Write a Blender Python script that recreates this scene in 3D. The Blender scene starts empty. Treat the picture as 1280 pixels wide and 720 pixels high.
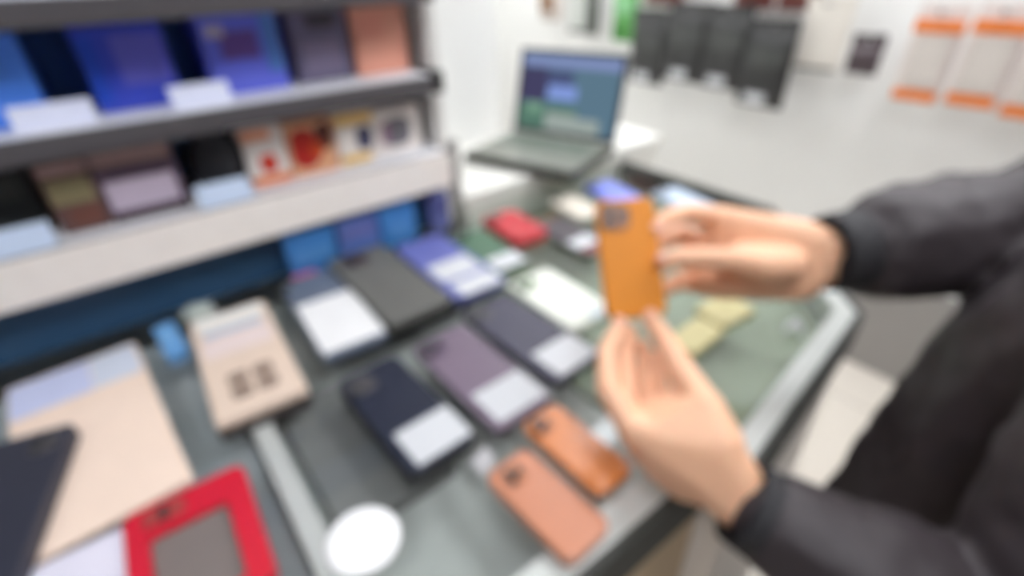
import bpy, bmesh, math, random
from mathutils import Vector, Matrix, noise
random.seed(7)
SOFT_FOCUS = True
col = bpy.context.scene.collection
scene = bpy.context.scene

# ------------------------------------------------------------------ camera
CAM = Vector((0, 0, 1.4)); FPX = 635.0
CR = Matrix(((0.788863, -0.347323, 0.507012), (-0.614094, -0.413048, 0.672518), (-0.024161, -0.841878, -0.539127)))  # columns: right, down, forward
def at(px, py, d):
    return CAM + CR @ Vector(((px - 640) / FPX * d, (py - 360) / FPX * d, d))
cam = bpy.data.cameras.new('camera'); camo = bpy.data.objects.new('camera', cam); col.objects.link(camo)
cam.sensor_width = 36.0; cam.lens = FPX / 1280 * 36.0; cam.clip_start = 0.01
rt = CR.col[0]; dn = CR.col[1]; fw = CR.col[2]
M3 = Matrix((rt, -dn, -fw)).transposed()
camo.matrix_world = Matrix.Translation(CAM) @ M3.to_4x4()
scene.camera = camo
if SOFT_FOCUS:                       # the photograph is out of focus: the lens is focused a hand's width away
    cam.dof.use_dof = True; cam.dof.focus_distance = 0.05
    cam.dof.aperture_fstop = (cam.lens / 1000) / 0.00165

# ------------------------------------------------------------------ materials
def lin(c):
    c = c / 255.0
    return c / 12.92 if c <= 0.04045 else ((c + 0.055) / 1.055) ** 2.4
MATS = {}
def mat(name, rgb, rough=0.5, metal=0.0, var=0.06, scale=40.0, bump=0.0, sss=0.0, coat=0.0, spec=0.5):
    if name in MATS: return MATS[name]
    m = bpy.data.materials.new(name); m.use_nodes = True
    nt = m.node_tree; b = nt.nodes['Principled BSDF']
    c = tuple(lin(v) for v in rgb)
    tc = nt.nodes.new('ShaderNodeTexCoord'); nz = nt.nodes.new('ShaderNodeTexNoise')
    nz.inputs['Scale'].default_value = scale; nz.inputs['Detail'].default_value = 3
    nt.links.new(tc.outputs['Object'], nz.inputs['Vector'])
    mx = nt.nodes.new('ShaderNodeMix'); mx.data_type = 'RGBA'
    mx.inputs[6].default_value = tuple(v * (1 - var) for v in c) + (1,)
    mx.inputs[7].default_value = tuple(min(1, v * (1 + var)) for v in c) + (1,)
    nt.links.new(nz.outputs['Fac'], mx.inputs[0]); nt.links.new(mx.outputs[2], b.inputs['Base Color'])
    b.inputs['Roughness'].default_value = rough; b.inputs['Metallic'].default_value = metal
    b.inputs['Specular IOR Level'].default_value = spec
    if coat: b.inputs['Coat Weight'].default_value = coat; b.inputs['Coat Roughness'].default_value = 0.15
    if sss:
        b.inputs['Subsurface Weight'].default_value = sss
        b.inputs['Subsurface Radius'].default_value = (0.6, 0.25, 0.12); b.inputs['Subsurface Scale'].default_value = 0.006
    if bump:
        bp = nt.nodes.new('ShaderNodeBump'); bp.inputs['Strength'].default_value = bump; bp.inputs['Distance'].default_value = 0.004
        nt.links.new(nz.outputs['Fac'], bp.inputs['Height']); nt.links.new(bp.outputs['Normal'], b.inputs['Normal'])
    MATS[name] = m; return m
def emit(name, rgb, strength):
    if name in MATS: return MATS[name]
    m = bpy.data.materials.new(name); m.use_nodes = True; nt = m.node_tree
    nt.nodes.remove(nt.nodes['Principled BSDF']); e = nt.nodes.new('ShaderNodeEmission')
    e.inputs['Color'].default_value = tuple(lin(v) for v in rgb) + (1,); e.inputs['Strength'].default_value = strength
    nt.links.new(e.outputs[0], nt.nodes['Material Output'].inputs['Surface']); MATS[name] = m; return m
def glass(name, tint):
    m = bpy.data.materials.new(name); m.use_nodes = True; nt = m.node_tree
    nt.nodes.remove(nt.nodes['Principled BSDF'])
    tr = nt.nodes.new('ShaderNodeBsdfTransparent'); tr.inputs['Color'].default_value = tint + (1,)
    gl = nt.nodes.new('ShaderNodeBsdfGlossy'); gl.inputs['Roughness'].default_value = 0.04
    fr = nt.nodes.new('ShaderNodeFresnel'); fr.inputs['IOR'].default_value = 1.5
    mx = nt.nodes.new('ShaderNodeMixShader')
    ge = nt.nodes.new('ShaderNodeNewGeometry'); mm = nt.nodes.new('ShaderNodeMath'); mm.operation = 'MULTIPLY_ADD'   # reflect at the upper face only
    mm.inputs[1].default_value = -1; mm.inputs[2].default_value = 1; nt.links.new(ge.outputs['Backfacing'], mm.inputs[0])
    mu = nt.nodes.new('ShaderNodeMath'); mu.operation = 'MULTIPLY'; nt.links.new(fr.outputs[0], mu.inputs[0]); nt.links.new(mm.outputs[0], mu.inputs[1])
    nt.links.new(mu.outputs[0], mx.inputs[0]); nt.links.new(tr.outputs[0], mx.inputs[1]); nt.links.new(gl.outputs[0], mx.inputs[2])
    nt.links.new(mx.outputs[0], nt.nodes['Material Output'].inputs['Surface']); return m
def tiles(name, a, b_, size):
    m = mat(name, a, 0.35); nt = m.node_tree; b = nt.nodes['Principled BSDF']
    br = nt.nodes.new('ShaderNodeTexBrick'); br.offset = 0
    br.inputs['Color1'].default_value = tuple(lin(v) for v in a) + (1,); br.inputs['Color2'].default_value = tuple(lin(v) for v in b_) + (1,)
    br.inputs['Mortar'].default_value = tuple(lin(v * .8) for v in a) + (1,)
    br.inputs['Scale'].default_value = 1; br.inputs['Brick Width'].default_value = size; br.inputs['Row Height'].default_value = size
    br.inputs['Mortar Size'].default_value = 0.004
    tc = nt.nodes.new('ShaderNodeTexCoord'); nt.links.new(tc.outputs['Object'], br.inputs['Vector'])
    nt.links.new(br.outputs['Color'], b.inputs['Base Color']); return m

WHITE = mat('white_paper', (204, 206, 209), 0.55); LAV = mat('lavender_paper', (214, 218, 240), 0.5)
WALL = mat('wall_paint', (240, 240, 237), 0.7, scale=6, var=0.03); CREAM = mat('cream_laminate', (250, 242, 235), 0.45)
DGREY = mat('dark_grey_metal', (86, 83, 86), 0.4); ALU = mat('brushed_aluminium', (198, 201, 197), 0.4, 0.3)
RUBBER = mat('dark_rubber', (46, 48, 44), 0.6); NAVY = mat('navy_panel', (42, 78, 112), 0.5)
LENS = mat('lens_glass', (14, 14, 18), 0.1, coat=1.0); BLACKP = mat('black_plastic', (30, 30, 33), 0.45)
STEEL = mat('chrome_wire', (170, 170, 172), 0.25, 0.9)

# ------------------------------------------------------------------ mesh helpers
def link(name, me, m=None, parent=None):
    o = bpy.data.objects.new(name, me); col.objects.link(o)
    if m is not None:
        for k in (m if isinstance(m, (list, tuple)) else [m]): me.materials.append(k)
    if parent is not None: o.parent = parent
    return o
def from_bm(name, bm, m, parent=None, smooth=False):
    bmesh.ops.recalc_face_normals(bm, faces=bm.faces)
    me = bpy.data.meshes.new(name); bm.to_mesh(me); bm.free()
    if smooth:
        for p in me.polygons: p.use_smooth = True
    return link(name, me, m, parent)
def tag(o, label, cat, group=None):
    o['label'] = label; o['category'] = cat
    if group: o['group'] = group
    return o
def thing(name, label, cat, loc, rz=0.0, group=None):
    o = bpy.data.objects.new(name, None); col.objects.link(o); o.empty_display_size = 0.02
    o.location = loc; o.rotation_euler = (0, 0, rz)
    return tag(o, label, cat, group)
def add_box(bm, x0, x1, y0, y1, z0, z1, bev=0.0):
    r = bmesh.ops.create_cube(bm, size=1.0)
    vs = r['verts']
    for v in vs:
        v.co = Vector(((x0 + x1) / 2 + v.co.x * (x1 - x0), (y0 + y1) / 2 + v.co.y * (y1 - y0), (z0 + z1) / 2 + v.co.z * (z1 - z0)))
    if bev:
        es = list({e for v in vs for e in v.link_edges})
        bmesh.ops.bevel(bm, geom=es, offset=bev, segments=2, affect='EDGES', profile=0.5)
def box(name, x0, x1, y0, y1, z0, z1, m, parent=None, bev=0.002):
    bm = bmesh.new(); add_box(bm, x0, x1, y0, y1, z0, z1, bev); return from_bm(name, bm, m, parent)
def rr(w, h, r, n=6):
    r = min(r, w / 2 - 1e-5, h / 2 - 1e-5); pts = []
    for k, (sx, sy) in enumerate(((1, 1), (-1, 1), (-1, -1), (1, -1))):
        for i in range(n + 1):
            a = math.radians(90 * k + 90 * i / n)
            pts.append((sx * (w / 2 - r) + r * math.cos(a), sy * (h / 2 - r) + r * math.sin(a)))
    return pts
def add_slab(bm, w, l, t, r, bev, cx=0, cy=0, z0=0, mi=0):
    rings = []
    lv = [(bev, 0), (bev * .3, bev * .3), (0, bev), (0, t - bev), (bev * .3, t - bev * .3), (bev, t)]
    for ins, z in lv:
        rings.append([bm.verts.new((cx + x, cy + y, z0 + z)) for x, y in rr(w - 2 * ins, l - 2 * ins, max(r - ins, 1e-4))])
    n = len(rings[0]); fs = [bm.faces.new(rings[0][::-1]), bm.faces.new(rings[-1])]
    for a, b in zip(rings, rings[1:]):
        for i in range(n): fs.append(bm.faces.new((a[i], a[(i + 1) % n], b[(i + 1) % n], b[i])))
    for f in fs: f.material_index = mi
def slab(name, w, l, t, r, bev, m, parent=None, c=(0, 0), z0=0.0):
    bm = bmesh.new(); add_slab(bm, w, l, t, r, bev, c[0], c[1], z0); return from_bm(name, bm, m, parent)
def lathe(name, prof, m, parent=None, n=28, c=(0, 0, 0)):
    bm = bmesh.new(); rings = []
    for r, z in prof: rings.append([bm.verts.new((c[0] + max(r, 1e-4) * math.cos(2 * math.pi * i / n), c[1] + max(r, 1e-4) * math.sin(2 * math.pi * i / n), c[2] + z)) for i in range(n)])
    for a, b in zip(rings, rings[1:]):
        for i in range(n): bm.faces.new((a[i], a[(i + 1) % n], b[(i + 1) % n], b[i]))
    bm.faces.new(rings[0][::-1]); bm.faces.new(rings[-1])
    return from_bm(name, bm, m, parent, True)
def prism(name, pts, z0, z1, m, parent=None):
    bm = bmesh.new(); a = [bm.verts.new((x, y, z0)) for x, y in pts]; b = [bm.verts.new((x, y, z1)) for x, y in pts]; n = len(pts)
    bm.faces.new(a[::-1]); bm.faces.new(b)
    for i in range(n): bm.faces.new((a[i], a[(i + 1) % n], b[(i + 1) % n], b[i]))
    return from_bm(name, bm, m, parent)
def struct(o): o['kind'] = 'structure'; return o

# ------------------------------------------------------------------ room
ZC = 2.7
struct(box('floor', -2.2, 2.15, -2.3, 2.9, -0.1, 0.0, tiles('floor_tile', (222, 214, 202), (214, 205, 193), 0.6), bev=0))
struct(box('ceiling', -2.2, 2.15, -2.3, 2.9, ZC, ZC + .1, mat('ceiling_paint', (236, 236, 234), 0.8), bev=0))
wb = struct(box('wall_back', 2.05, 2.15, -2.3, 2.9, 0, ZC, WALL, bev=0))
bmw = bmesh.new(); add_box(bmw, -2.2, 0.95, 1.3, 2.9, 0, ZC)
struct(from_bm('wall_left', bmw, WALL))
struct(box('wall_alcove', 0.95, 2.05, 2.8, 2.9, 0, ZC, WALL, bev=0))
FAR = mat('shop_side_paint', (96, 92, 90), .7, scale=6)
struct(box('wall_right', -2.2, 2.15, -2.4, -2.3, 0, ZC, FAR, bev=0))
struct(box('wall_front', -2.3, -2.2, -2.4, 2.9, 0, ZC, FAR, bev=0))
struct(box('trim_1', 2.03, 2.05, -2.3, 2.8, 0, 0.40, mat('grey_lower_wall', (158, 155, 152), 0.5), bev=0.003))  # grey band along the foot of the back wall
ADDED_PANEL = emit('added_panel_glow', (248, 250, 255), 10.0)
for i, (x, y) in enumerate(((-0.85, -0.38), (0.25, -0.38), (1.60, 0.20), (1.62, 1.05), (1.62, -0.70), (1.55, 2.0))):  # unseen panels, added and shifted to brighten back wall and rack
    t = thing('added_ceiling_light', 'square flush white ceiling light panel, glowing, added unseen above the frame', 'light', (x, y, ZC), 0, 'added ceiling light panels')
    bm = bmesh.new(); add_box(bm, -.32, .32, -.32, .32, -.03, 0); from_bm('frame', bm, WHITE, t)  # frame of the added unseen panel
    bm = bmesh.new(); add_box(bm, -.29, .29, -.29, .29, -.035, -.0302); from_bm('added_diffuser', bm, ADDED_PANEL, t)

# ------------------------------------------------------------------ glass showcases
TOP = 0.90
GLASS = glass('counter_glass', (0.90, 0.925, 0.91))
def showcase(label, outer, inner_col, rails, body_m, depth=0.05):
    """outer: footprint, counter-clockwise; rails: list of (i, width, dark?) for edge i -> i+1"""
    cx = sum(p[0] for p in outer) / len(outer); cy = sum(p[1] for p in outer) / len(outer)
    t = thing('glass_showcase', label, 'display counter', (cx, cy, 0))
    loc = [(x - cx, y - cy) for x, y in outer]
    n = len(loc)
    def enorm(i): d = (Vector(loc[(i + 1) % n]) - Vector(loc[i])).normalized(); return Vector((-d.y, d.x))
    def inset(k):
        r = []
        for i in range(n):
            p, q = enorm((i - 1) % n), enorm(i); v = Vector(loc[i]) + (p + q) / (1 + p.dot(q)) * k; r.append((v.x, v.y))
        return r
    prism('base', inset(.03), 0, 0.09, DGREY, t)
    prism('cabinet', inset(.004), 0.09, TOP - depth - 0.02, body_m, t)
    prism('display_board', inset(.004), TOP - depth - 0.0195, TOP - depth, inner_col, t)
    prism('glass_top', inset(.0035), TOP - .010, TOP, GLASS, t)
    edges = {i for i, w, dk_ in rails if dk_ == 1}
    def corner(i):                                   # mitre where two railed edges meet
        p, q = enorm((i - 1) % n), enorm(i)
        if (i - 1) % n in edges and i in edges: return (p + q) / (1 + p.dot(q))
        return None
    for i, w, dark in rails:
        a = Vector(loc[i]); b = Vector(loc[(i + 1) % n]); d = (b - a).normalized(); nn = Vector((-d.y, d.x))   # inward for ccw
        def strip(o0, o1, z0, z1, nm, m, par):
            ua = (Vector(loc[i - 1]) - a).normalized(); ub = (Vector(loc[(i + 2) % n]) - b).normalized()
            va, vb = corner(i) or ua / ua.dot(nn), corner((i + 1) % n) or ub / ub.dot(nn)
            p = [a + va * o0, b + vb * o0, b + vb * o1, a + va * o1]
            return prism(nm, [(q.x, q.y) for q in p], z0, z1, m, par)
        r = strip(0.0 if not dark else 0.007, w, TOP - depth - 0.02, TOP + (.0012 if dark != 2 else .010), 'edge_rail', ALU if dark != 2 else RUBBER, t)
        if dark == 1: strip(-.004, 0.0069, TOP - depth - .02, TOP + .003, 'edge_seal', RUBBER, r)
    return t
showcase('near left glass topped showcase counter under the peach and red tablet cases', [(-1.3, .175), (0.003, .175), (0.003, .94), (-1.3, .94)],
         mat('slate_board', (206, 208, 216), .6), [(0, .04, 1)], CREAM)
showcase('middle glass topped showcase counter with light metal strip, under the lilac case', [(0.004, .172), (0.418, .168), (0.418, .94), (0.004, .94)],
         mat('grey_board', (190, 188, 188), .6), [(0, .042, 1), (3, .024, 0)], mat('oak_laminate', (196, 172, 138), .5, scale=14, var=.15))
showcase('far glass topped showcase counter with chamfered corner, under the two pale yellow cases', [(0.42, .133), (.86, .19), (1.14, .50), (1.14, .937), (0.42, .937)],
         mat('sage_board', (148, 154, 134), .6), [(0, .036, 1), (1, .036, 1), (2, .034, 2)], CREAM)

# ------------------------------------------------------------------ display rack on the left
rk = thing('display_rack', 'long white wall rack with dark shelf edges and a cream bottom shelf, along the counter', 'shelf', (0, 0, 0.9))
RZ = -0.9
box('back_panel', -1.3, .524, 1.112, 1.128, .9006 + RZ, 1.75 + RZ, mat('rack_back', (74, 118, 170), .6), rk)
ep = box('end_panel', .525, .548, .945, 1.298, .9006 + RZ, 1.75 + RZ, mat('white_laminate', (216, 214, 210), .5), rk)
box('end_post', .5495, .575, .94, .965, .9512 + RZ, 1.08 + RZ, mat('grey_post', (150, 148, 144), .5), rk)
box('kick_panel', -1.3, .524, .943, .96, .9006 + RZ, 1.002 + RZ, NAVY, rk)
for zt, th, fm, x1 in ((1.38, .033, DGREY, .50), (1.2265, .033, DGREY, .505), (1.0745, .070, CREAM, .524)):
    s = box('shelf', -1.3, x1, .905, 1.1118, zt - th + RZ, zt + RZ, mat('shelf_top', (226, 226, 230), .45), rk)
    box('shelf_edge', -1.3, x1 + .002, .896, .9045, zt - th + RZ, zt - .001 + RZ, fm, s)
    if fm is DGREY: box('end_cap', x1 + .0025, x1 + .02, .892, .96, zt - th + RZ, zt + .006 + RZ, mat('black_cap', (40, 42, 40), .5), s)
    else: box('edge_strip', -1.3, x1, .898, .9045, zt - .0005 + RZ, zt + .003 + RZ, mat('grey_strip', (150, 146, 146), .5), s)

# boxes on the shelves: local x = along shelf, y = depth (front at 0), z up
def panel(name, x0, x1, z0, z1, m, parent, r=0.0, y=0.0, t=.0008):
    y -= .0006 * sum(1 for c in parent.children if c.name.split('.')[0] not in ('carton', 'side_shade', 'pouch', 'header'))   # prints lie in layers
    bm = bmesh.new(); w = x1 - x0; h = z1 - z0
    pts = rr(w, h, r) if r else [(w / 2, h / 2), (-w / 2, h / 2), (-w / 2, -h / 2), (w / 2, -h / 2)]
    cx = (x0 + x1) / 2; cz = (z0 + z1) / 2
    a = [bm.verts.new((cx + p[0], y - t, cz + p[1])) for p in pts]; b = [bm.verts.new((cx + p[0], y - .00005, cz + p[1])) for p in pts]
    bm.faces.new(a); bm.faces.new(b[::-1]); n = len(pts)
    for i in range(n): bm.faces.new((a[i], b[i], b[(i + 1) % n], a[(i + 1) % n]))
    return from_bm(name, bm, m, parent)
def carton(label, x0, x1, y, z, h, d, m, prints=(), rz=0, group=None, cat='box', nm='product_box', side=None):
    w = x1 - x0
    t = thing(nm, label, cat, ((x0 + x1) / 2, y, z), rz, group)
    box('carton', -w / 2, w / 2, 0, d, 0, h, m, t, .0015)
    if side: box('side_shade', w / 2 + .0002, w / 2 + .001, .004, d - .004, .004, h - .004, side, t, 0)
    for p in prints: panel(p[0], -w / 2 + p[1] * w, -w / 2 + p[2] * w, p[3] * h, p[4] * h, p[5], t, p[6] if len(p) > 6 else 0)
    return t
G1 = 'boxes on the upper shelf'; S2 = 1.2268; S3 = 1.0748
BL1 = mat('royal_blue_card', (86, 146, 252), .4); BL2 = mat('indigo_card', (60, 78, 200), .4); BL3 = mat('violet_blue_card', (104, 114, 226), .4)
carton('bright blue box at the left end of the upper shelf', -.215, -.064, .965, S2, .112, .12, BL1, [('print_panel', .1, .85, .5, .86, mat('sky_print', (84, 142, 240), .4))], group=G1)
carton('deep indigo box with pale violet print, second on the upper shelf', -.007, .103, .975, S2, .114, .12, BL2,
       [('print_panel', .38, .95, .30, .88, mat('violet_print', (104, 104, 206), .4)), ('print_band', .02, .2, .1, .9, mat('cobalt_print', (36, 78, 200), .4))], group=G1)
carton('violet blue box with pink purple print, between the indigo box and the grey box', .15, .268, .98, S2, .116, .11, BL3,
       [('print_panel', .22, .7, .45, .8, mat('plum_print', (104, 76, 150), .4)), ('print_band', .78, .97, .25, .98, mat('azure_print', (86, 134, 206), .4)),
        ('logo_patch', .08, .3, .74, .88, mat('pale_pink_print', (190, 180, 200), .4))], group=G1)
carton('dusty grey purple box beside the salmon pink box', .288, .388, .985, S2, .112, .11, mat('grey_purple_card', (106, 100, 128), .45),
       [('print_panel', .15, .85, .12, .6, mat('mauve_print', (128, 118, 146), .45)), ('print_band', .3, .8, .78, .96, mat('charcoal_print', (62, 60, 66), .4))], group=G1)
carton('salmon pink box at the right end of the upper shelf', .396, .500, .975, S2, .114, .10, mat('salmon_card', (228, 160, 138), .5),
       [('print_panel', .08, .55, .55, .88, mat('rose_print', (224, 148, 130), .5))], group=G1, side=mat('salmon_shade_card', (196, 140, 120), .5))  # right side in darker salmon, its shade painted into the colour
for x0, x1, lb in ((-.105, -.015, 'pale lavender price card in front of the bright blue box'), (.08, .162, 'pale lavender price card between indigo and violet blue boxes')):
    t = thing('price_card', lb, 'price tag', ((x0 + x1) / 2, .925, S2), 0, 'price cards on the shelves'); w = (x1 - x0) / 2
    bm = bmesh.new(); p = [(-w, 0, 0), (w, 0, 0), (w, .018, .030), (-w, .018, .030)]; q = [(x, y + .0012, z) for x, y, z in p]
    a = [bm.verts.new(v) for v in p]; b = [bm.verts.new(v) for v in q]; bm.faces.new(a); bm.faces.new(b[::-1])
    for i in range(4): bm.faces.new((a[i], b[i], b[(i + 1) % 4], a[(i + 1) % 4]))
    from_bm('card', bm, LAV, t); box('stand', -w * .8, w * .8, .0125, .04, 0, .004, WHITE, t, .0005)
G2 = 'goods on the lower shelf'
for x0, x1, lb in ((-.215, -.122, 'pale blue price card at the left end of the lower shelf'), (.066, .146, 'pale blue price card under the round black pouch')):
    t = thing('price_card', lb, 'price tag', ((x0 + x1) / 2, .912, S3), 0, 'price cards on the shelves'); w = (x1 - x0) / 2
    bm = bmesh.new(); p = [(-w, 0, .0005), (w, 0, .0005), (w, .016, .034), (-w, .016, .034)]; q = [(x, y + .0012, z) for x, y, z in p]
    a = [bm.verts.new(v) for v in p]; b = [bm.verts.new(v) for v in q]; bm.faces.new(a); bm.faces.new(b[::-1])
    for i in range(4): bm.faces.new((a[i], b[i], b[(i + 1) % 4], a[(i + 1) % 4]))
    from_bm('card', bm, mat('pale_blue_paper', (196, 212, 236), .5), t); box('stand', -w * .8, w * .8, .0135, .04, 0, .004, WHITE, t, .0005)
carton('dark charcoal box at the left end of the lower shelf behind the price card', -.26, -.125, .98, S3, .095, .12, mat('charcoal_card', (42, 46, 46), .5), [('print_panel', .1, .9, .6, .9, mat('graphite_print', (62, 66, 62), .5))], group=G2)
carton('brown box with an olive yellow picture on the lower shelf', -.112, -.052, .945, S3, .104, .11, mat('brown_card', (104, 76, 72), .5),
       [('picture', .06, .92, .42, .78, mat('olive_print', (134, 124, 92), .5)), ('print_band', .02, .98, .84, .98, mat('dusty_pink_print', (176, 146, 142), .5)),
        ('print_patch', .25, .9, .08, .36, mat('russet_print', (112, 70, 60), .5))], group=G2)
carton('plum coloured box with a big pale lilac label on the lower shelf', -.050, .056, .945, S3, .108, .11, mat('plum_card', (88, 70, 88), .5),
       [('label', .05, .92, .16, .58, mat('lilac_label', (196, 182, 200), .5), .003), ('print_band', .02, .98, .8, .98, mat('taupe_pink_print', (160, 132, 128), .5)),
        ('base_band', .0, 1.0, .0, .1, mat('dark_brown_print', (60, 42, 42), .5))], group=G2)
# round black pouch
t = thing('round_pouch', 'round black zip pouch standing on the lower shelf', 'pouch', (.118, .985, S3 + .0004), 0, G2)
bm = bmesh.new(); bmesh.ops.create_uvsphere(bm, u_segments=28, v_segments=16, radius=1)
for v in bm.verts: v.co = Vector((v.co.x * .047, v.co.y * .03, .052 + v.co.z * .052))
from_bm('shell', bm, mat('black_nylon', (34, 36, 42), .6), t, True)
bm = bmesh.new()
for i in range(40):
    a0 = 2 * math.pi * i / 40; a1 = 2 * math.pi * (i + 1) / 40
    add = [bm.verts.new((.0478 * math.cos(a) * k, y, .052 + .0528 * math.sin(a) * k)) for a in (a0, a1) for k, y in ((1.0, -.003), (1.0, .003))]
    bm.faces.new((add[0], add[1], add[3], add[2]))
bmesh.ops.remove_doubles(bm, verts=bm.verts, dist=1e-5)
zp = from_bm('zipper', bm, mat('dark_zip', (52, 54, 62), .4), t); sm = zp.modifiers.new('s', 'SOLIDIFY'); sm.thickness = .0012
# headphone style boxes
WC = mat('white_card', (236, 228, 222), .45)
ORG = mat('orange_print', (232, 128, 60), .45); REDP = mat('red_print', (206, 62, 44), .45); YEL = mat('yellow_print', (232, 190, 100), .45)
carton('white box with orange corners and a red rounded motif on the lower shelf', .158, .226, .955, S3, .100, .10, WC,
       [('print_band', .0, .7, .80, .97, mat('peach_orange_print', (226, 150, 108), .45)), ('motif', .3, .72, .22, .55, REDP, .012), ('print_base', .0, .98, .02, .17, ORG)], group=G2)
carton('white and orange box with a big deep red round motif on the lower shelf', .230, .316, .955, S3, .095, .10, mat('pale_orange_card', (226, 170, 132), .45),
       [('motif', .06, .60, .16, .90, mat('deep_red_print', (178, 32, 24), .45), .02), ('motif_dark', .60, .95, .45, .95, mat('dark_maroon_print', (92, 40, 32), .45), .015),  # dark maroon part of the printed motif
        ('print_patch', .46, .70, .30, .62, mat('orange_red_print', (200, 72, 20), .45), .01)], group=G2)
carton('white and yellow box with a dark blue oval motif on the lower shelf', .320, .396, .955, S3, .098, .10, WC,
       [('print_band', .0, .98, .78, .97, YEL), ('motif', .50, .92, .26, .72, mat('ink_blue_print', (70, 72, 100), .45), .014), ('print_base', .02, .8, .04, .2, YEL)], group=G2)
carton('white box with a grey purple oval motif at the right end of the lower shelf', .402, .500, .965, S3, .088, .10, WC,
       [('motif', .18, .78, .18, .82, mat('grey_plum_print', (116, 112, 120), .45), .02), ('motif_edge', .12, .3, .25, .72, mat('mauve_edge_print', (150, 118, 140), .45), .006)], group=G2)
# under the bottom shelf, on the counter
G3 = 'small boxes under the rack'
TZ = TOP + .0005
carton('small sky blue box under the rack, beside the pink eraser', .170, .262, .912, TZ, .090, .028, mat('sky_card', (64, 128, 196), .45), [('print_panel', .1, .9, .3, .6, mat('sky_light_print', (84, 144, 206), .45))], group=G3)
carton('small periwinkle blue box under the rack, second along', .270, .352, .912, TZ, .088, .028, mat('periwinkle_card', (90, 118, 188), .45), [('print_panel', .1, .9, .5, .85, mat('peri_print', (104, 112, 176), .45))], group=G3)
carton('small bright blue box under the rack, third along', .358, .436, .912, TZ, .090, .028, mat('bright_blue_card', (66, 132, 200), .45), [('print_panel', .2, .9, .2, .6, mat('sky_light_print', (84, 144, 206), .45))], group=G3)
carton('small violet box under the rack beside the grey end post', .476, .520, .912, TZ, .082, .026, mat('violet_card', (104, 110, 168), .45), [('print_panel', .1, .9, .5, .9, mat('violet_dark_print', (78, 84, 140), .45))], group=G3)
t = slab('eraser', .045, .018, .014, .004, .002, mat('pink_rubber', (196, 82, 120), .6)); t.location = (.185, .895, TZ); tag(t, 'small pink eraser block under the rack', 'eraser')
t = lathe('puck', [(.013, 0), (.0155, .003), (.0155, .014), (.011, .018), (.004, .019)], mat('dark_cap', (52, 54, 52), .5)); t.location = (.142, .868, TZ); tag(t, 'small dark round puck behind the slate and white case', 'puck')
t = lathe('puck', [(.022, 0), (.025, .003), (.024, .010), (.014, .016), (.004, .018)], mat('pale_cap', (178, 186, 178), .5)); t.location = (.0, .905, TZ); tag(t, 'small pale green grey puck behind the beige boxed case', 'puck')

# ------------------------------------------------------------------ phone cases on the counter
# local x = width, y = away from the viewer along the case, z up
def camera_island(parent, x, y, z, w, l, m, n=3, ring=DGREY):
    isl = slab('camera_island', w, l, .0022, min(w, l) * .3, .0006, m, parent, (x, y), z)
    sp = [(-.23, .23), (-.23, -.23), (.24, 0)] if n == 3 else ([(-.23, .23), (-.23, -.23), (.23, .23), (.23, -.23)] if n == 4 else [(0, .22), (0, -.22)])
    for a, b in sp[:n]:
        r = min(w, l) * .19
        lathe('lens', [(r, 0), (r, .0018), (r * .8, .0020), (r * .72, .0012), (.0005, .0012)], [LENS], isl, 18, (x + a * w, y + b * l, z + .0021))
    return isl
def phone_case(label, c, W, L, T, deg, m, camera=None, labels=(), z=None, R=.012, group='phone cases laid out on the counter', isl_m=None, n=3, prints=(), base=None, nm='phone_case', cat='phone case'):
    t = thing(nm, label, cat, (c[0], c[1], TZ if z is None else z), math.radians(deg), group)
    z0 = 0.0
    if base:
        slab('tray', W, L, T * .55, R, .0012, base, t); z0 = T * .55 + .0001
    slab('shell', W - (.001 if base else 0), L - (.001 if base else 0), T - z0, R, min(.003, (T - z0) * .3), m, t, (0, 0), z0)
    if not base and T < .03:
        for by in (.22, .32): box('side_button', W / 2 - .0003, W / 2 + .0009, by * L - .008, by * L + .008, T * .4, T * .65, m, t, .0003)
    if camera: camera_island(t, camera[0], camera[1], T + .0001, camera[2], camera[3], isl_m or DGREY, n)
    for lb in labels: slab('price_label', lb[2], lb[3], .0006, .003, .0001, WHITE if len(lb) < 5 else lb[4], t, (lb[0], lb[1]), T + .0002)
    for p in prints: slab(p[0], p[3], p[4], .0005, p[6] if len(p) > 6 else .002, .0001, p[5], t, (p[1], p[2]), T + .0002)
    return t
LBL = 'phone cases with white labels'
BOXG = None
phone_case('beige boxed case with four brown squares near its bottom edge', (.033, .701), .114, .265, .03, -3, mat('beige_card', (222, 200, 182), .5), R=.006, base=mat('shadow_tray', (66, 58, 56), .5),  # dark lower part: shadow below the box edge put into colour
           prints=[('header_print', 0, .108, .098, .034, mat('ivory_print', (236, 234, 228), .5)), ('caption_band', 0, .074, .085, .018, mat('pale_blue_print', (176, 190, 208), .5)),
                   ('window_print', .0, .035, .095, .05, mat('blush_print', (226, 208, 204), .5)),
                   ('brown_square', -.016, -.055, .026, .026, mat('brown_print', (134, 114, 102), .5), .007), ('brown_square', .016, -.055, .026, .026, mat('brown_print', (134, 114, 102), .5), .007),
                   ('brown_square', -.016, -.086, .026, .026, mat('brown_print', (134, 114, 102), .5), .007), ('brown_square', .016, -.086, .026, .026, mat('brown_print', (134, 114, 102), .5), .007)], nm='case_box', cat='phone case box')
phone_case('slate blue case mostly covered by a large white card', (.182, .757), .104, .260, .016, -3, mat('slate_blue_case', (96, 106, 124), .5), labels=[(.001, -.045, .098, .155, mat('bright_card', (232, 232, 232), .5))])
phone_case('large dark grey boxed case with black base beside the white card', (.289, .762), .118, .268, .026, 1, mat('dark_grey_case', (98, 98, 94), .5), (-.014, .098, .05, .045), R=.008, isl_m=mat('brown_black', (70, 56, 54), .4), base=mat('black_tray', (38, 38, 36), .5))
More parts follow.
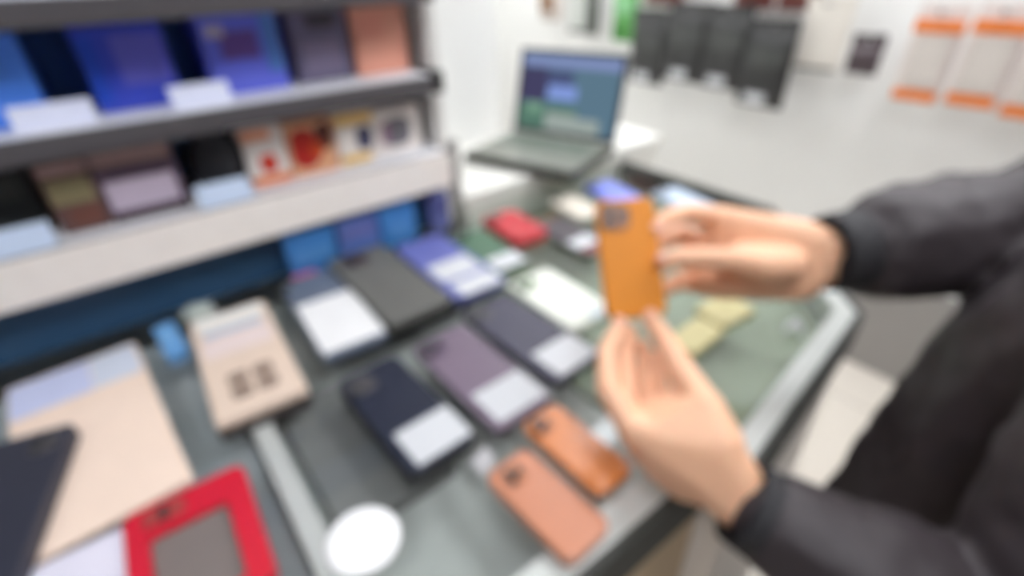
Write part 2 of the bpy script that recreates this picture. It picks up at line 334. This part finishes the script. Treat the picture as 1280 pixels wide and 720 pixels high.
phone_case('violet blue case with two white labels', (.417, .760), .108, .245, .014, -1, mat('violet_blue_case', (100, 106, 172), .45), labels=[(.0, -.028, .086, .066), (.004, -.098, .084, .05)])
phone_case('dark green case with one white label', (.511, .760), .08, .185, .012, -2, mat('green_case', (74, 108, 84), .45), (-.018, .066, .032, .034), [(.002, -.066, .068, .05)], isl_m=mat('deep_green', (66, 96, 74), .4))
phone_case('greenish white case with a pale green camera patch', (.505, .536), .098, .176, .012, -1, mat('mint_white_case', (228, 232, 220), .45), (-.022, .062, .042, .036), [(.022, -.078, .05, .018, mat('grey_label', (186, 198, 204), .5))], isl_m=mat('sage_island', (164, 180, 152), .4))
phone_case('slate purple case with white label, partly behind the hand', (.398, .492), .098, .226, .012, 3, mat('slate_purple_case', (56, 53, 73), .45), (-.026, .09, .042, .042), [(.006, -.076, .078, .062)], isl_m=mat('dark_island', (76, 74, 80), .4))
phone_case('lilac mauve case with dark camera and white label', (.287, .469), .096, .216, .012, 1, mat('lilac_case', (116, 100, 117), .45), (-.024, .082, .04, .04), [(.004, -.068, .08, .062)], isl_m=mat('plum_island', (88, 72, 92), .4))
phone_case('black navy boxed case with white label near the front', (.168, .468), .092, .205, .018, 2, mat('navy_case', (27, 33, 52), .45), (-.022, .07, .036, .036), [(.006, -.066, .076, .06)], base=mat('black_tray', (38, 38, 36), .5))
OR = 'orange phone cases'
CAMG = mat('amber_island', (168, 104, 66), .4)
phone_case('salmon orange case lying nearest the counter front edge', (.225, .250), .063, .133, .017, 3, mat('salmon_case', (198, 130, 98), .35, coat=.4), (-.006, .044, .026, .026), z=TZ, isl_m=CAMG, group=OR)
phone_case('amber orange case lying beneath the lower hand', (.303, .285), .060, .134, .012, 1, mat('amber_case', (216, 128, 62), .35, coat=.4), (-.012, .048, .026, .028), isl_m=CAMG, group=OR)
phone_case('pale yellow case nearer the wrist of the lower hand', (.595, .322), .088, .05, .013, 3, mat('yellow_case', (204, 194, 140), .45), None, (), R=.010, prints=[('logo_dot', 0, 0, .012, .012, mat('yellow_dot', (206, 194, 138), .4), .0055)], group='pale yellow cases')
phone_case('pale yellow case under the upper hand', (.688, .332), .082, .062, .013, -6, mat('yellow_case', (204, 194, 140), .45), None, (), R=.010, prints=[('logo_dot', 0, 0, .012, .012, mat('yellow_dot', (206, 194, 138), .4), .0055)], group='pale yellow cases')
# red case and dark case further back
phone_case('bright red case beside the dark green case', (.612, .798), .085, .14, .022, -4, mat('red_case', (188, 32, 44), .4), (-.02, .045, .03, .032), isl_m=mat('dark_red', (150, 26, 36), .4))
phone_case('black brown case with white label and maroon end behind the held case', (.690, .70), .092, .19, .012, 2, mat('black_brown_case', (70, 62, 66), .45), (-.02, .07, .034, .034), [(-.012, -.045, .06, .04)],
           prints=[('end_band', 0, -.08, .084, .022, mat('maroon_print', (128, 66, 62), .45)), ('top_band', 0, .085, .084, .014, mat('bronze_print', (120, 88, 56), .45))])
phone_case('ivory white case lying between laptop and the held case', (.80, .80), .075, .13, .012, -8, mat('ivory_case', (220, 212, 198), .45), (-.016, .045, .028, .03), isl_m=mat('ivory_island', (200, 192, 178), .4))
phone_case('periwinkle blue case just above the held orange case', (.925, .80), .08, .14, .014, -10, mat('periwinkle_case', (134, 146, 228), .4), (-.018, .048, .03, .032), isl_m=mat('peri_island', (112, 122, 200), .4))
phone_case('pale ice blue case between held case and upper fingers', (1.02, .66), .08, .14, .012, -10, mat('ice_case', (186, 200, 218), .4), (-.018, .048, .03, .032), isl_m=mat('ice_island', (168, 182, 200), .4))
# left front: tablet cases
phone_case('large flat peach tablet case with a lavender top band', (-.160, .695), .158, .345, .010, 4, mat('peach_case', (240, 216, 198), .55), R=.006,
           prints=[('lavender_band', -.03, .125, .092, .082, mat('lavender_print', (196, 202, 232), .5)), ('pale_band', .0465, .125, .058, .082, mat('pale_lavender_print', (206, 212, 226), .5))], nm='tablet_case', cat='tablet case', group='tablet cases')
phone_case('thick dark navy tablet case at the left edge, overlapping the peach one', (-.262, .585), .135, .25, .022, -14, mat('ink_case', (44, 46, 60), .5), (.045, .095, .028, .028), R=.008, z=TZ + .0112, nm='tablet_case', cat='tablet case', group='tablet cases')
phone_case('pale lavender white tablet sleeve left of the red frame case', (-.185, .435), .10, .15, .010, -2, mat('lav_white_case', (222, 218, 232), .5), None, R=.006, prints=[('logo_dot', 0, 0, .014, .014, mat('lav_dot', (206, 202, 220), .4), .006)], nm='tablet_case', cat='tablet case', group='tablet cases')
# red framed case, grey window
t = thing('tablet_case', 'bright red framed tablet case with a grey brown back window', 'tablet case', (-.081, .432, TZ), math.radians(-2), 'tablet cases')
W, L, T = .118, .158, .015; bm = bmesh.new(); o_ = rr(W, L, .012); i_ = [(x - .002, y - .014) for x, y in rr(W - .044, L - .058, .006)]
lv = [(o_, 0), (o_, T), (i_, T), (i_, .004)]
rings = [[bm.verts.new((x, y, z)) for x, y in p] for p, z in lv]; n = len(o_)
for a, b in zip(rings, rings[1:] + rings[:1]):
    for i in range(n): bm.faces.new((a[i], a[(i + 1) % n], b[(i + 1) % n], b[i]))
from_bm('frame', bm, mat('red_frame', (206, 20, 48), .35, coat=.4), t)
slab('back_window', W - .0445, L - .0585, .005, .006, .0008, mat('grey_brown', (120, 110, 106), .5), t, (-.002, -.014), .004)
camera_island(t, -.022, L / 2 - .02, T + .0001, .04, .024, mat('brick_island', (160, 62, 60), .4), 2)
# small bits
t = thing('film_box', 'narrow light blue film box beside the beige boxed case', 'box', (-.047, .832, TZ), math.radians(4))
slab('carton', .030, .10, .018, .003, .001, mat('light_blue_card', (104, 158, 212), .45), t); slab('label', .02, .05, .0005, .002, .0001, mat('lighter_blue', (120, 172, 220), .5), t, (0, .01), .0182)
t = lathe('lamp_reflection_disc', [(.030, 0), (.0365, .001), (.038, .0035), (.0365, .006), (.034, .0066), (.010, .0068), (.004, .0068)], mat('glossy_white', (252, 252, 252), .3, var=.01)); t.location = (.054, .338, TZ)  # white disc added for the lamp's bright reflection in the glass
tag(t, 'round white disc standing in for a lamp reflection on the glass near the front edge', 'disc')
for loc, lb in (((.203, .342), 'small white folded price tag in front of the lilac case label'), ((.735, .238), 'small white folded card near the far counter corner')):  # the far one is a plain white folded card
    t = thing('card_tent', lb, 'price tag', (loc[0], loc[1], TZ), math.radians(20), 'small card tents')
    bm = bmesh.new(); a = [bm.verts.new(v) for v in ((-.014, -.012, 0), (.014, -.012, 0), (.014, 0, .018), (-.014, 0, .018), (-.014, .012, 0), (.014, .012, 0))]
    bm.faces.new((a[0], a[1], a[2], a[3])); bm.faces.new((a[3], a[2], a[5], a[4]))
    o = from_bm('folded_card', bm, WHITE, t); s = o.modifiers.new('s', 'SOLIDIFY'); s.thickness = .0008; s.offset = 1

phone_case('dark flat slab added under the glass for a dark reflection beside the navy case', (.115, .50), .15, .24, .022, 1, mat('under_glass_dark', (128, 124, 126), .6), None, (), z=TOP - .05 + .0004, R=.004, group=None, nm='reflection_slab', cat='box', base=mat('under_glass_base', (104, 100, 102), .6))  # added slab, gives the glass its darker reflected zone
# ------------------------------------------------------------------ white side desk and laptop
t = thing('side_desk', 'white side desk carrying the laptop, beyond the rack end', 'desk', (.915, 1.12, 0))
WL = mat('desk_white', (230, 229, 222), .45)
box('desktop', -.335, .385, -.178, .176, .915, .95, WL, t, .003); box('cabinet', -.325, .375, -.170, .170, .0, .9148, WL, t, .002)
LA = Vector((.71, 1.14)); LBp = Vector((.817, .833)); LH = Vector((1.052, .94))
ux = (LBp - LA).normalized(); uy = Vector((-ux.y, ux.x));  # width direction, depth (towards hinge)
lw = (LBp - LA).length; ld = .25; ang = math.atan2(ux.y, ux.x)
lc = (LA + LBp) / 2
t = thing('laptop', 'open laptop with dark blue screen on the white side desk', 'laptop', (lc.x, lc.y, .9502), ang)
box('base', -lw / 2, lw / 2, 0, ld, .002, .0255, mat('laptop_dark', (50, 50, 44), .45), t, .003)
dk = box('deck', -lw / 2 + .004, lw / 2 - .004, .008, ld - .004, .0256, .0268, mat('laptop_deck', (124, 126, 116), .4), t, 0)
bm = bmesh.new()
for r in range(5):
    for k in range(14):
        add_box(bm, -lw / 2 + .025 + k * .0196, -lw / 2 + .041 + k * .0196, .115 + r * .022, .133 + r * .022, .0269, .0286, 0)
from_bm('keyboard', bm, mat('key_grey', (112, 122, 112), .5), dk)
box('trackpad', -.05, .05, .025, .095, .0269, .0272, mat('pad_grey', (136, 138, 130), .3), dk, 0)
lid = bpy.data.objects.new('lid', None)
bm = bmesh.new(); add_box(bm, -lw / 2, lw / 2, -.006, 0, 0, .225, .002)
lid = from_bm('lid', bm, mat('laptop_lid', (48, 48, 54), .45), t); lid.location = (0, ld + .002, .0262); lid.rotation_euler = (math.radians(-14), 0, 0)
bm = bmesh.new(); sx = lw / 2 - .012
def srect(x0, x1, z0, z1, mi, k):
    vs = [bm.verts.new((x, -.0063 - k * .0002, z)) for x, z in ((x0, z0), (x1, z0), (x1, z1), (x0, z1))]; f = bm.faces.new(vs); f.material_index = mi
Ws = 2 * sx; Hs = .200
for (a, b, c, d, mi, k) in ((0, 1, 0, 1, 0, 0), (0, 1, .84, .97, 1, 1), (0, .28, .36, .82, 2, 1), (.28, .55, .52, .80, 3, 2), (.30, .60, .42, .60, 4, 3), (0, .62, 0, .34, 5, 1), (.3, .62, .0, .24, 6, 2), (.10, .24, .22, .36, 7, 3), (.62, .86, 0, .2, 6, 2)):
    srect(-sx + a * Ws, -sx + b * Ws, .014 + c * Hs, .014 + d * Hs, mi, k)
me = bpy.data.meshes.new('screen'); bm.to_mesh(me); bm.free()
scr = link('screen', me, [emit('screen_' + str(i), c, 1.0) for i, c in enumerate(((78, 102, 118), (112, 124, 164), (58, 56, 84), (64, 72, 104), (112, 132, 188), (74, 104, 92), (132, 142, 138), (104, 138, 118)))], lid)

# ------------------------------------------------------------------ goods hanging on the back wall
def hook(y, z, x0=1.90):
    bm = bmesh.new(); add_box(bm, x0, 2.049, y - .0025, y + .0025, z - .0025, z + .0025); add_box(bm, x0, x0 + .005, y - .0025, y + .0025, z, z + .012); add_box(bm, 2.046, 2.0495, y - .012, y + .012, z - .015, z + .015, .002)
    o = from_bm('peg_hook', bm, STEEL, wb); return o
def pack(label, y, z0, z1, w, d, m, bands=(), x=1.955, group=None, nm='hanging_pack', cat='package', puff=1.0):
    """hangs from a hook; local x = width (towards -y is right in the photo), y = out of the wall"""
    h = z1 - z0
    t = thing(nm, label, cat, (x, y, z0), -math.pi / 2, group)     # local +x -> -Y (right), local -y -> -X (towards the shop)
    bm = bmesh.new(); hh = h - .035; N = 10; Mx = 8
    grid = {}
    for s in (-1, 1):
        for i in range(N + 1):
            for j in range(Mx + 1):
                u = i / N; v = j / Mx; e = max(0.0, min(1, 4 * min(u, 1 - u, v, 1 - v)))
                grid[s, i, j] = bm.verts.new(((v - .5) * w, s * (d / 2 * (e ** .6) * puff + .0015), u * hh))
    for i in range(N):
        for j in range(Mx):
            bm.faces.new((grid[-1, i, j], grid[-1, i, j + 1], grid[-1, i + 1, j + 1], grid[-1, i + 1, j])); bm.faces.new((grid[1, i, j], grid[1, i + 1, j], grid[1, i + 1, j + 1], grid[1, i, j + 1]))
    edge = [(i, 0) for i in range(N)] + [(N, j) for j in range(Mx)] + [(i, Mx) for i in range(N, 0, -1)] + [(0, j) for j in range(Mx, 0, -1)]
    for a, b in zip(edge, edge[1:] + edge[:1]): bm.faces.new((grid[-1, a[0], a[1]], grid[-1, b[0], b[1]], grid[1, b[0], b[1]], grid[1, a[0], a[1]]))
    from_bm('pouch', bm, m, t, False)
    # header card with a round hang hole
    bm = bmesh.new(); n = 24; outp = []; inp = []
    for k in range(n):
        a = 2 * math.pi * k / n; c, s = math.cos(a), math.sin(a); q = max(abs(c), abs(s)); outp.append((w / 2 * c / q, .0175 * s / q)); inp.append((.006 * c, .006 * s))
    rg = [[bm.verts.new((p[0], y0, hh + .0176 + p[1])) for p in pp] for pp, y0 in ((outp, -.0015), (inp, -.0015), (inp, .0015), (outp, .0015))]
    for a, b in zip(rg, rg[1:] + rg[:1]):
        for k in range(n): bm.faces.new((a[k], a[(k + 1) % n], b[(k + 1) % n], b[k]))
    from_bm('header', bm, bands[0][5] if bands and bands[0][0] == 'header' else m, t)
    for p in bands:
        if p[0] == 'header': continue
        panel(p[0], -w / 2 + p[1] * w, -w / 2 + p[2] * w, p[3] * hh, p[4] * hh, p[5], t, p[6] if len(p) > 6 else 0, y=-(d / 2 * puff + .0018))
    hook(y, z1 - .0175 - .006 + .0030)
    return t
ORB = mat('orange_film', (240, 134, 62), .4); PWH = mat('white_film', (226, 214, 208), .4); BK = mat('black_film', (54, 54, 54), .4)
for i, (y, lb, z0) in enumerate(((.530, 'white pouch with orange ends on the back wall, nearest the white card', 1.012), (.393, 'white pouch with orange ends on the back wall, second from the white card', 1.018), (.262, 'white pouch with orange ends hanging above the upper sleeve', 1.006), (.131, 'white pouch with orange ends at the right picture edge', 1.010))):
    pack(lb, y, z0, z0 + .262, .126, .03, PWH, [('header', 0, 0, 0, 0, PWH), ('orange_band', .02, .98, .84, .99, ORB), ('orange_base', .06, .94, .03, .16, ORB), ('clear_window', .14, .86, .2, .8, mat('pale_window', (216, 208, 200), .25), .006)], group='white and orange pouches')
for y, z0, lb in ((1.52, .94, 'black hanging pack with a white tag, right above the laptop corner'), (1.335, .972, 'black hanging pack with a white tag, second from the laptop'), (1.158, .968, 'black hanging pack with a white tag, third from the laptop'), (.99, .93, 'black hanging pack with a white tag, next to the blank white card')):
    pack(lb, y, z0, z0 + .285, .182, .036, BK, x=1.960 - (i % 2) * .052, bands=[('white_tag', .24, .68, .05, .19, WHITE, .006), ('grey_print', .1, .9, .55, .8, mat('grey_film', (70, 72, 70), .4), .01)], group='black hanging packs')
pack('blank ivory white card pack hanging on the back wall', .842, 1.065, 1.285, .150, .012, mat('ivory_pack', (228, 222, 212), .5), [('dark_base', .02, .9, .0, .06, mat('dark_olive', (84, 84, 76), .5))], puff=.3)
pack('small dark plum pack hanging between white card and orange pouches', .700, 1.070, 1.185, .095, .03, mat('plum_pack', (78, 66, 70), .45), [('white_patch', .1, .5, .05, .2, mat('plum_print2', (96, 84, 88), .4))])
pack('bright green pack hanging at the top of the wall above the laptop', 1.70, 1.085, 1.31, .135, .035, mat('green_film', (92, 160, 84), .4), [('dark_print', .1, .7, .06, .4, mat('leaf_green', (64, 132, 54), .4), .01), ('pale_print', .1, .9, .6, .95, mat('mint_film', (136, 196, 140), .4))])
pack('white and black boxed pack hanging beside the green one', 1.96, 1.100, 1.31, .20, .03, mat('dark_pack', (86, 90, 84), .45), [('white_card', .08, .62, .12, .98, mat('pack_white', (200, 204, 198), .5))])
pack('brown and white pack at the top left of the back wall', 2.20, 1.145, 1.31, .16, .03, mat('pack_cream', (206, 196, 188), .5), [('brown_print', .1, .75, .3, .95, mat('pack_brown', (140, 106, 80), .5), .006)])
for y, w, lb in ((1.53, .19, 'dark red pack in the top row over the black packs, left one'), (1.13, .15, 'dark red pack in the top row over the black packs, middle one'), (.965, .14, 'dark red pack in the top row over the black packs, right one')):
    pack(lb, y, 1.236, 1.46, w, .03, mat('maroon_film', (118, 66, 60), .4), [('pink_print', .1, .9, .3, .6, mat('pink_film', (196, 160, 158), .4))], x=1.985, group='dark red packs')

# ------------------------------------------------------------------ held orange case
pc = at(787, 322, .625); up_ = (at(782, 247, .640) - at(799, 397, .612)).normalized(); rx_ = (at(831, 322, .625) - at(745, 322, .625)); rx_ = (rx_ - up_ * rx_.dot(up_)).normalized(); nz_ = rx_.cross(up_)
hc = phone_case('bright orange phone case held up by both hands', (0, 0), .074, .150, .011, 0, mat('held_orange', (222, 136, 24), .5, spec=.35), (-.014, .052, .036, .036), isl_m=mat('held_island', (150, 92, 48), .4), group=None, nm='phone_case')
hc.matrix_world = Matrix.Translation(pc - nz_ * .0055) @ Matrix((rx_, up_, nz_)).transposed().to_4x4()

# ------------------------------------------------------------------ person
def ball_pts(c, r, n=10, m=7):
    P = []
    for i in range(m + 1):
        th = math.pi * i / m
        for j in range(n if 0 < i < m else 1):
            ph = 2 * math.pi * j / n; P.append(Vector((c[0] + r * math.sin(th) * math.cos(ph), c[1] + r * math.sin(th) * math.sin(ph), c[2] + r * math.cos(th))))
    return P
def hull(bm, balls):
    vs = []
    for c, r in balls: vs += [bm.verts.new(p) for p in ball_pts(c, r)]
    res = bmesh.ops.convex_hull(bm, input=vs)
    junk = [g for g in res['geom_interior'] if isinstance(g, bmesh.types.BMVert)]
    bmesh.ops.delete(bm, geom=junk, context='VERTS')
def chain(bm, pts):
    for a, b in zip(pts, pts[1:]): hull(bm, [a, b])
def remeshed(name, bm, voxel, smooth, m, parent=None, disp=None):
    me = bpy.data.meshes.new(name); bm.to_mesh(me); bm.free()
    o = bpy.data.objects.new('tmp', me); col.objects.link(o)
    r = o.modifiers.new('r', 'REMESH'); r.mode = 'VOXEL'; r.voxel_size = voxel
    s = o.modifiers.new('s', 'SMOOTH'); s.iterations = smooth; s.factor = .5
    ev = o.evaluated_get(bpy.context.evaluated_depsgraph_get()); nm_ = bpy.data.meshes.new_from_object(ev)
    bpy.data.objects.remove(o); nm_.name = name
    if disp:
        ns = [v.normal.copy() for v in nm_.vertices]
        for v, nn in zip(nm_.vertices, ns): v.co += nn * disp(v.co)
    for p in nm_.polygons: p.use_smooth = True
    return link(name, nm_, m, parent)
V = lambda x, y, z: Vector((x, y, z))
SKIN = mat('skin', (255, 197, 160), .5, var=.05, scale=60, sss=.12, bump=.05)
# joints
ShR, ElR, WrR = V(.97, -.07, 1.26), V(.905, .075, 1.085), at(1035, 318, .66)
ShL, ElL, WrL = V(.63, -.08, 1.24), V(.470, -.110, .845), at(925, 622, .515)
bm = bmesh.new()
# right hand (upper in the photo)
K = [at(898, 271, .675), at(888, 302, .698), at(890, 334, .708), at(898, 362, .708)]
hull(bm, [(at(1000, 298, .662), .025), (at(1000, 352, .670), .026), (K[0], .0155), (K[1], .0150), (K[2], .0150), (K[3], .0140)])
hull(bm, [(WrR + V(0, 0, .007), .026), (WrR - V(0, 0, .014), .027), (at(1000, 298, .662), .025), (at(1000, 352, .670), .026)])
chain(bm, [(K[0], .0145), (at(860, 265, .655), .0122), (at(834, 272, .642), .0110), (at(819, 288, .632), .0092)])
chain(bm, [(K[1], .0148), (at(850, 291, .708), .0134), (at(825, 301, .688), .0120), (at(806, 315, .662), .0098)])
chain(bm, [(K[2], .0145), (at(848, 320, .716), .0134), (at(822, 332, .694), .0120), (at(803, 341, .666), .0098)])
chain(bm, [(K[3], .0140), (at(850, 351, .716), .0130), (at(824, 364, .694), .0116), (at(804, 370, .668), .0096)])
hull(bm, [(at(985, 332, .645), .024), (at(950, 334, .628), .0200), (at(925, 322, .640), .020)])
chain(bm, [(at(950, 334, .628), .0195), (at(918, 326, .614), .0152), (at(872, 322, .604), .0130), (at(846, 323, .604), .0120), (at(828, 326, .608), .0098)])
hull(bm, [(at(960, 350, .66), .022), (at(900, 352, .675), .018), (at(880, 350, .69), .016)])
# left hand (lower in the photo)
K = [at(789, 535, .535), at(802, 560, .552), at(824, 588, .556), at(850, 610, .548)]
hull(bm, [(at(900, 566, .515), .025), (at(900, 608, .520), .025), (K[0], .0160), (K[1], .0150), (K[2], .0140), (K[3], .0130)])
hull(bm, [(WrL + V(.004, 0, .004), .027), (WrL - V(.004, 0, .006), .026), (at(900, 566, .515), .025), (at(900, 610, .520), .025)])
chain(bm, [(K[0], .0155), (at(759, 486, .552), .0128), (at(758, 440, .585), .0114), (at(775, 405, .606), .0094)])
chain(bm, [(K[1], .0148), (at(782, 500, .577), .0126), (at(781, 450, .608), .0112), (at(788, 414, .634), .0094)])
chain(bm, [(K[2], .0140), (at(806, 516, .592), .0126), (at(804, 470, .620), .0114), (at(803, 432, .636), .0094)])
chain(bm, [(K[3], .0130), (at(831, 532, .588), .0120), (at(826, 486, .612), .0108), (at(820, 446, .630), .0090)])
hull(bm, [(at(900, 556, .515), .025), (at(880, 506, .530), .0195), (at(818, 540, .530), .0170)])
hull(bm, [(at(866, 494, .548), .0165), (at(806, 520, .555), .0140), (at(828, 545, .530), .0170)])
chain(bm, [(at(880, 510, .528), .0195), (at(852, 464, .556), .0160), (at(836, 434, .580), .0132), (at(821, 410, .600), .0118), (at(811, 396, .607), .0094)])
# arms, torso, neck, head, legs
chain(bm, [(WrR, .024), (ElR, .038), (ShR, .048)]); chain(bm, [(WrL, .024), (ElL, .036), (ShL, .046)])
PEL = V(.80, -.06, .78)
hull(bm, [(ShR, .05), (ShL, .05), (V(.72, -.07, .98), .075), (V(.88, -.07, .98), .075)])
hull(bm, [(V(.72, -.07, .98), .075), (V(.88, -.07, .98), .075), (V(.72, -.07, .76), .085), (V(.88, -.07, .76), .085)])
chain(bm, [(V(.80, -.07, 1.27), .055), (V(.80, -.035, 1.37), .05)])
HD = V(.80, .0, 1.46)
hull(bm, [(HD + V(0, -.02, .03), .082), (HD + V(0, .03, .02), .068), (HD + V(0, .045, -.065), .035)])
hull(bm, [(HD + V(0, .098, .02), .008), (HD + V(-.009, .102, -.018), .009), (HD + V(.009, .102, -.018), .009)])
hull(bm, [(HD + V(-.02, .078, -.055), .006), (HD + V(.02, .078, -.055), .006), (HD + V(0, .086, -.050), .006)])
for s in (-1, 1):
    hull(bm, [(HD + V(s * .083, -.005, .015), .012), (HD + V(s * .080, -.002, -.025), .008)])
    hull(bm, [(HD + V(s * .045, .083, .035), .008), (HD + V(s * .018, .094, .035), .008)])
    chain(bm, [(V(.80 + s * .085, -.07, .76), .085), (V(.80 + s * .10, -.05, .44), .055), (V(.80 + s * .10, -.08, .10), .038)])
    hull(bm, [(V(.80 + s * .10, -.10, .05), .032), (V(.80 + s * .105, .06, .035), .028)])
person = remeshed('person', bm, .0030, 3, SKIN)
tag(person, 'person in a black jacket holding the orange case, arms reaching over the counter', 'person')
person_eyes = None
NAIL = mat('fingernail', (246, 190, 168), .3, coat=.3)
def fingernail(prev, tip, r, hint):
    d = (tip - prev).normalized(); z = hint - d * hint.dot(d); z.normalize(); x = d.cross(z); bm = bmesh.new(); rows = []
    for i in range(7):
        v = i / 6; wv = math.radians(42) * (1 - max(0, v - .6) ** 2 * 2.2 - max(0, .25 - v) ** 2 * 5); rr_ = r + .0005 + .0004 * math.sin(v * math.pi)
        c = tip + d * (-.55 * r + v * 1.15 * r) ; sq = math.sqrt(max(.2, 1 - max(0, (-.55 + v * 1.15)) ** 2 * .75))
        rows.append([bm.verts.new(c + (x * math.sin(wv * u / 4) + z * math.cos(wv * u / 4)) * rr_ * sq) for u in range(-4, 5)])
    for p, q in zip(rows, rows[1:]):
        for k in range(8): bm.faces.new((p[k], p[k + 1], q[k + 1], q[k]))
    o = from_bm('fingernail', bm, NAIL, person, True); m_ = o.modifiers.new('s', 'SOLIDIFY'); m_.thickness = .0007; m_.offset = 1
tocam = lambda p: (CAM - p).normalized()
for p0, p1, r, h in ((at(846, 323, .604), at(828, 326, .608), .0096, V(0, 0, .9)), (at(834, 272, .642), at(819, 288, .632), .0090, V(-.2, -.3, 1)),
                     (at(821, 410, .600), at(811, 396, .607), .0092, V(.5, -.3, .35)), (at(758, 440, .585), at(775, 405, .606), .0092, V(-.8, .1, .2))):
    fingernail(p0, p1, r, h + tocam(p1) * .5)
def wrinkle(k, amp):
    def f(c): return amp * (noise.noise(c * k) + .5 * noise.noise(c * k * 2.3 + Vector((3, 1, 7))))
    return f
JK = mat('black_jacket_cloth', (58, 51, 54), .55, scale=220, var=.12, bump=.12, spec=.5)
bm = bmesh.new()
cuffR = at(1042, 316, .66); d = (ElR - cuffR)
chain(bm, [(cuffR + d * .05, .042), (cuffR + d * .11, .047), (cuffR + d * .30, .076), (cuffR + d * .70, .083), (ElR + d * .05, .085), (ShR, .092)])
cuffL = at(940, 636, .50); d = (ElL - cuffL)
chain(bm, [(cuffL + d * .07, .036), (cuffL + d * .16, .054), (cuffL + d * .5, .080), (ElL, .076), (ShL, .085)])
hull(bm, [(ShR + V(-.03, 0, -.02), .08), (ShL + V(.03, 0, -.02), .08), (V(.705, -.045, .98), .130), (V(.885, -.045, .98), .130)])
hull(bm, [(V(.705, -.045, .98), .130), (V(.885, -.045, .98), .130), (V(.685, -.035, .66), .150), (V(.88, -.045, .66), .145)])
chain(bm, [(V(.80, -.07, 1.26), .085), (V(.80, -.05, 1.325), .068)])
wf = wrinkle(11.0, .007)
jk = remeshed('jacket', bm, .007, 4, JK, person, lambda c: wf(c) + .0025 * noise.noise(c * 45))
RIB = mat('ribbed_cuff', (44, 43, 46), .7, scale=300, bump=.2)
def cuff(cn, el, r):
    ax = (el - cn).normalized(); q = ax.to_track_quat('Z', 'Y').to_matrix().to_4x4(); bm = bmesh.new(); n = 60
    prof = [(r * .90, -.004), (r * 1.0, -.008), (r * 1.04, .004), (r * 1.07, .020), (r * 1.10, .032), (r * 1.0, .040)]
    rg = []
    for rr_, z in prof: rg.append([bm.verts.new(cn + q @ Vector(((rr_ + .0009 * (i % 2)) * math.cos(2 * math.pi * i / n), (rr_ + .0009 * (i % 2)) * math.sin(2 * math.pi * i / n), z))) for i in range(n)])
    for a, b in zip(rg, rg[1:]):
        for i in range(n): bm.faces.new((a[i], a[(i + 1) % n], b[(i + 1) % n], b[i]))
    o = from_bm('cuff', bm, RIB, jk, True); s = o.modifiers.new('s', 'SOLIDIFY'); s.thickness = .003
cuff(at(1036, 316, .66), ElR, .048); cuff(at(934, 631, .505), ElL, .0415)
bm = bmesh.new()
hull(bm, [(V(.715, -.07, .74), .105), (V(.885, -.07, .74), .105), (V(.80, -.07, .70), .105)])
for s in (-1, 1): chain(bm, [(V(.80 + s * .085, -.07, .74), .103), (V(.80 + s * .10, -.05, .44), .082), (V(.80 + s * .10, -.08, .11), .068)])
wt = wrinkle(13.0, .005)
remeshed('trousers', bm, .008, 4, mat('dark_trousers', (46, 46, 52), .7, scale=200, bump=.1), person, wt)
for s in (-1, 1):
    bm = bmesh.new(); x = .80 + s * .10
    hull(bm, [(V(x, -.11, .05), .044), (V(x, -.06, .07), .044), (V(x + s * .005, .07, .038), .036)])
    for v in bm.verts: v.co.z = max(v.co.z, .0)
    remeshed('shoe', bm, .005, 2, mat('black_shoe', (34, 33, 34), .5), person)
bm = bmesh.new()
hull(bm, [(HD + V(0, -.03, .045), .087), (HD + V(0, .02, .06), .070), (HD + V(0, -.05, -.01), .072)])
remeshed('hair', bm, .005, 2, mat('dark_hair', (34, 28, 26), .6, scale=300, bump=.3), person, wrinkle(40, .004))

# ------------------------------------------------------------------ world and output
w = bpy.data.worlds.new('world'); scene.world = w; w.use_nodes = True
w.node_tree.nodes['Background'].inputs[0].default_value = (.9, .95, 1, 1); w.node_tree.nodes['Background'].inputs[1].default_value = .3
vs = scene.view_settings
vs.view_transform = 'Standard'; vs.look = 'None'; vs.exposure = 0.5; vs.gamma = 1.0; vs.use_curve_mapping = False
scene.cycles.use_denoising = True
scene.cycles.max_bounces = 8; scene.cycles.transparent_max_bounces = 12
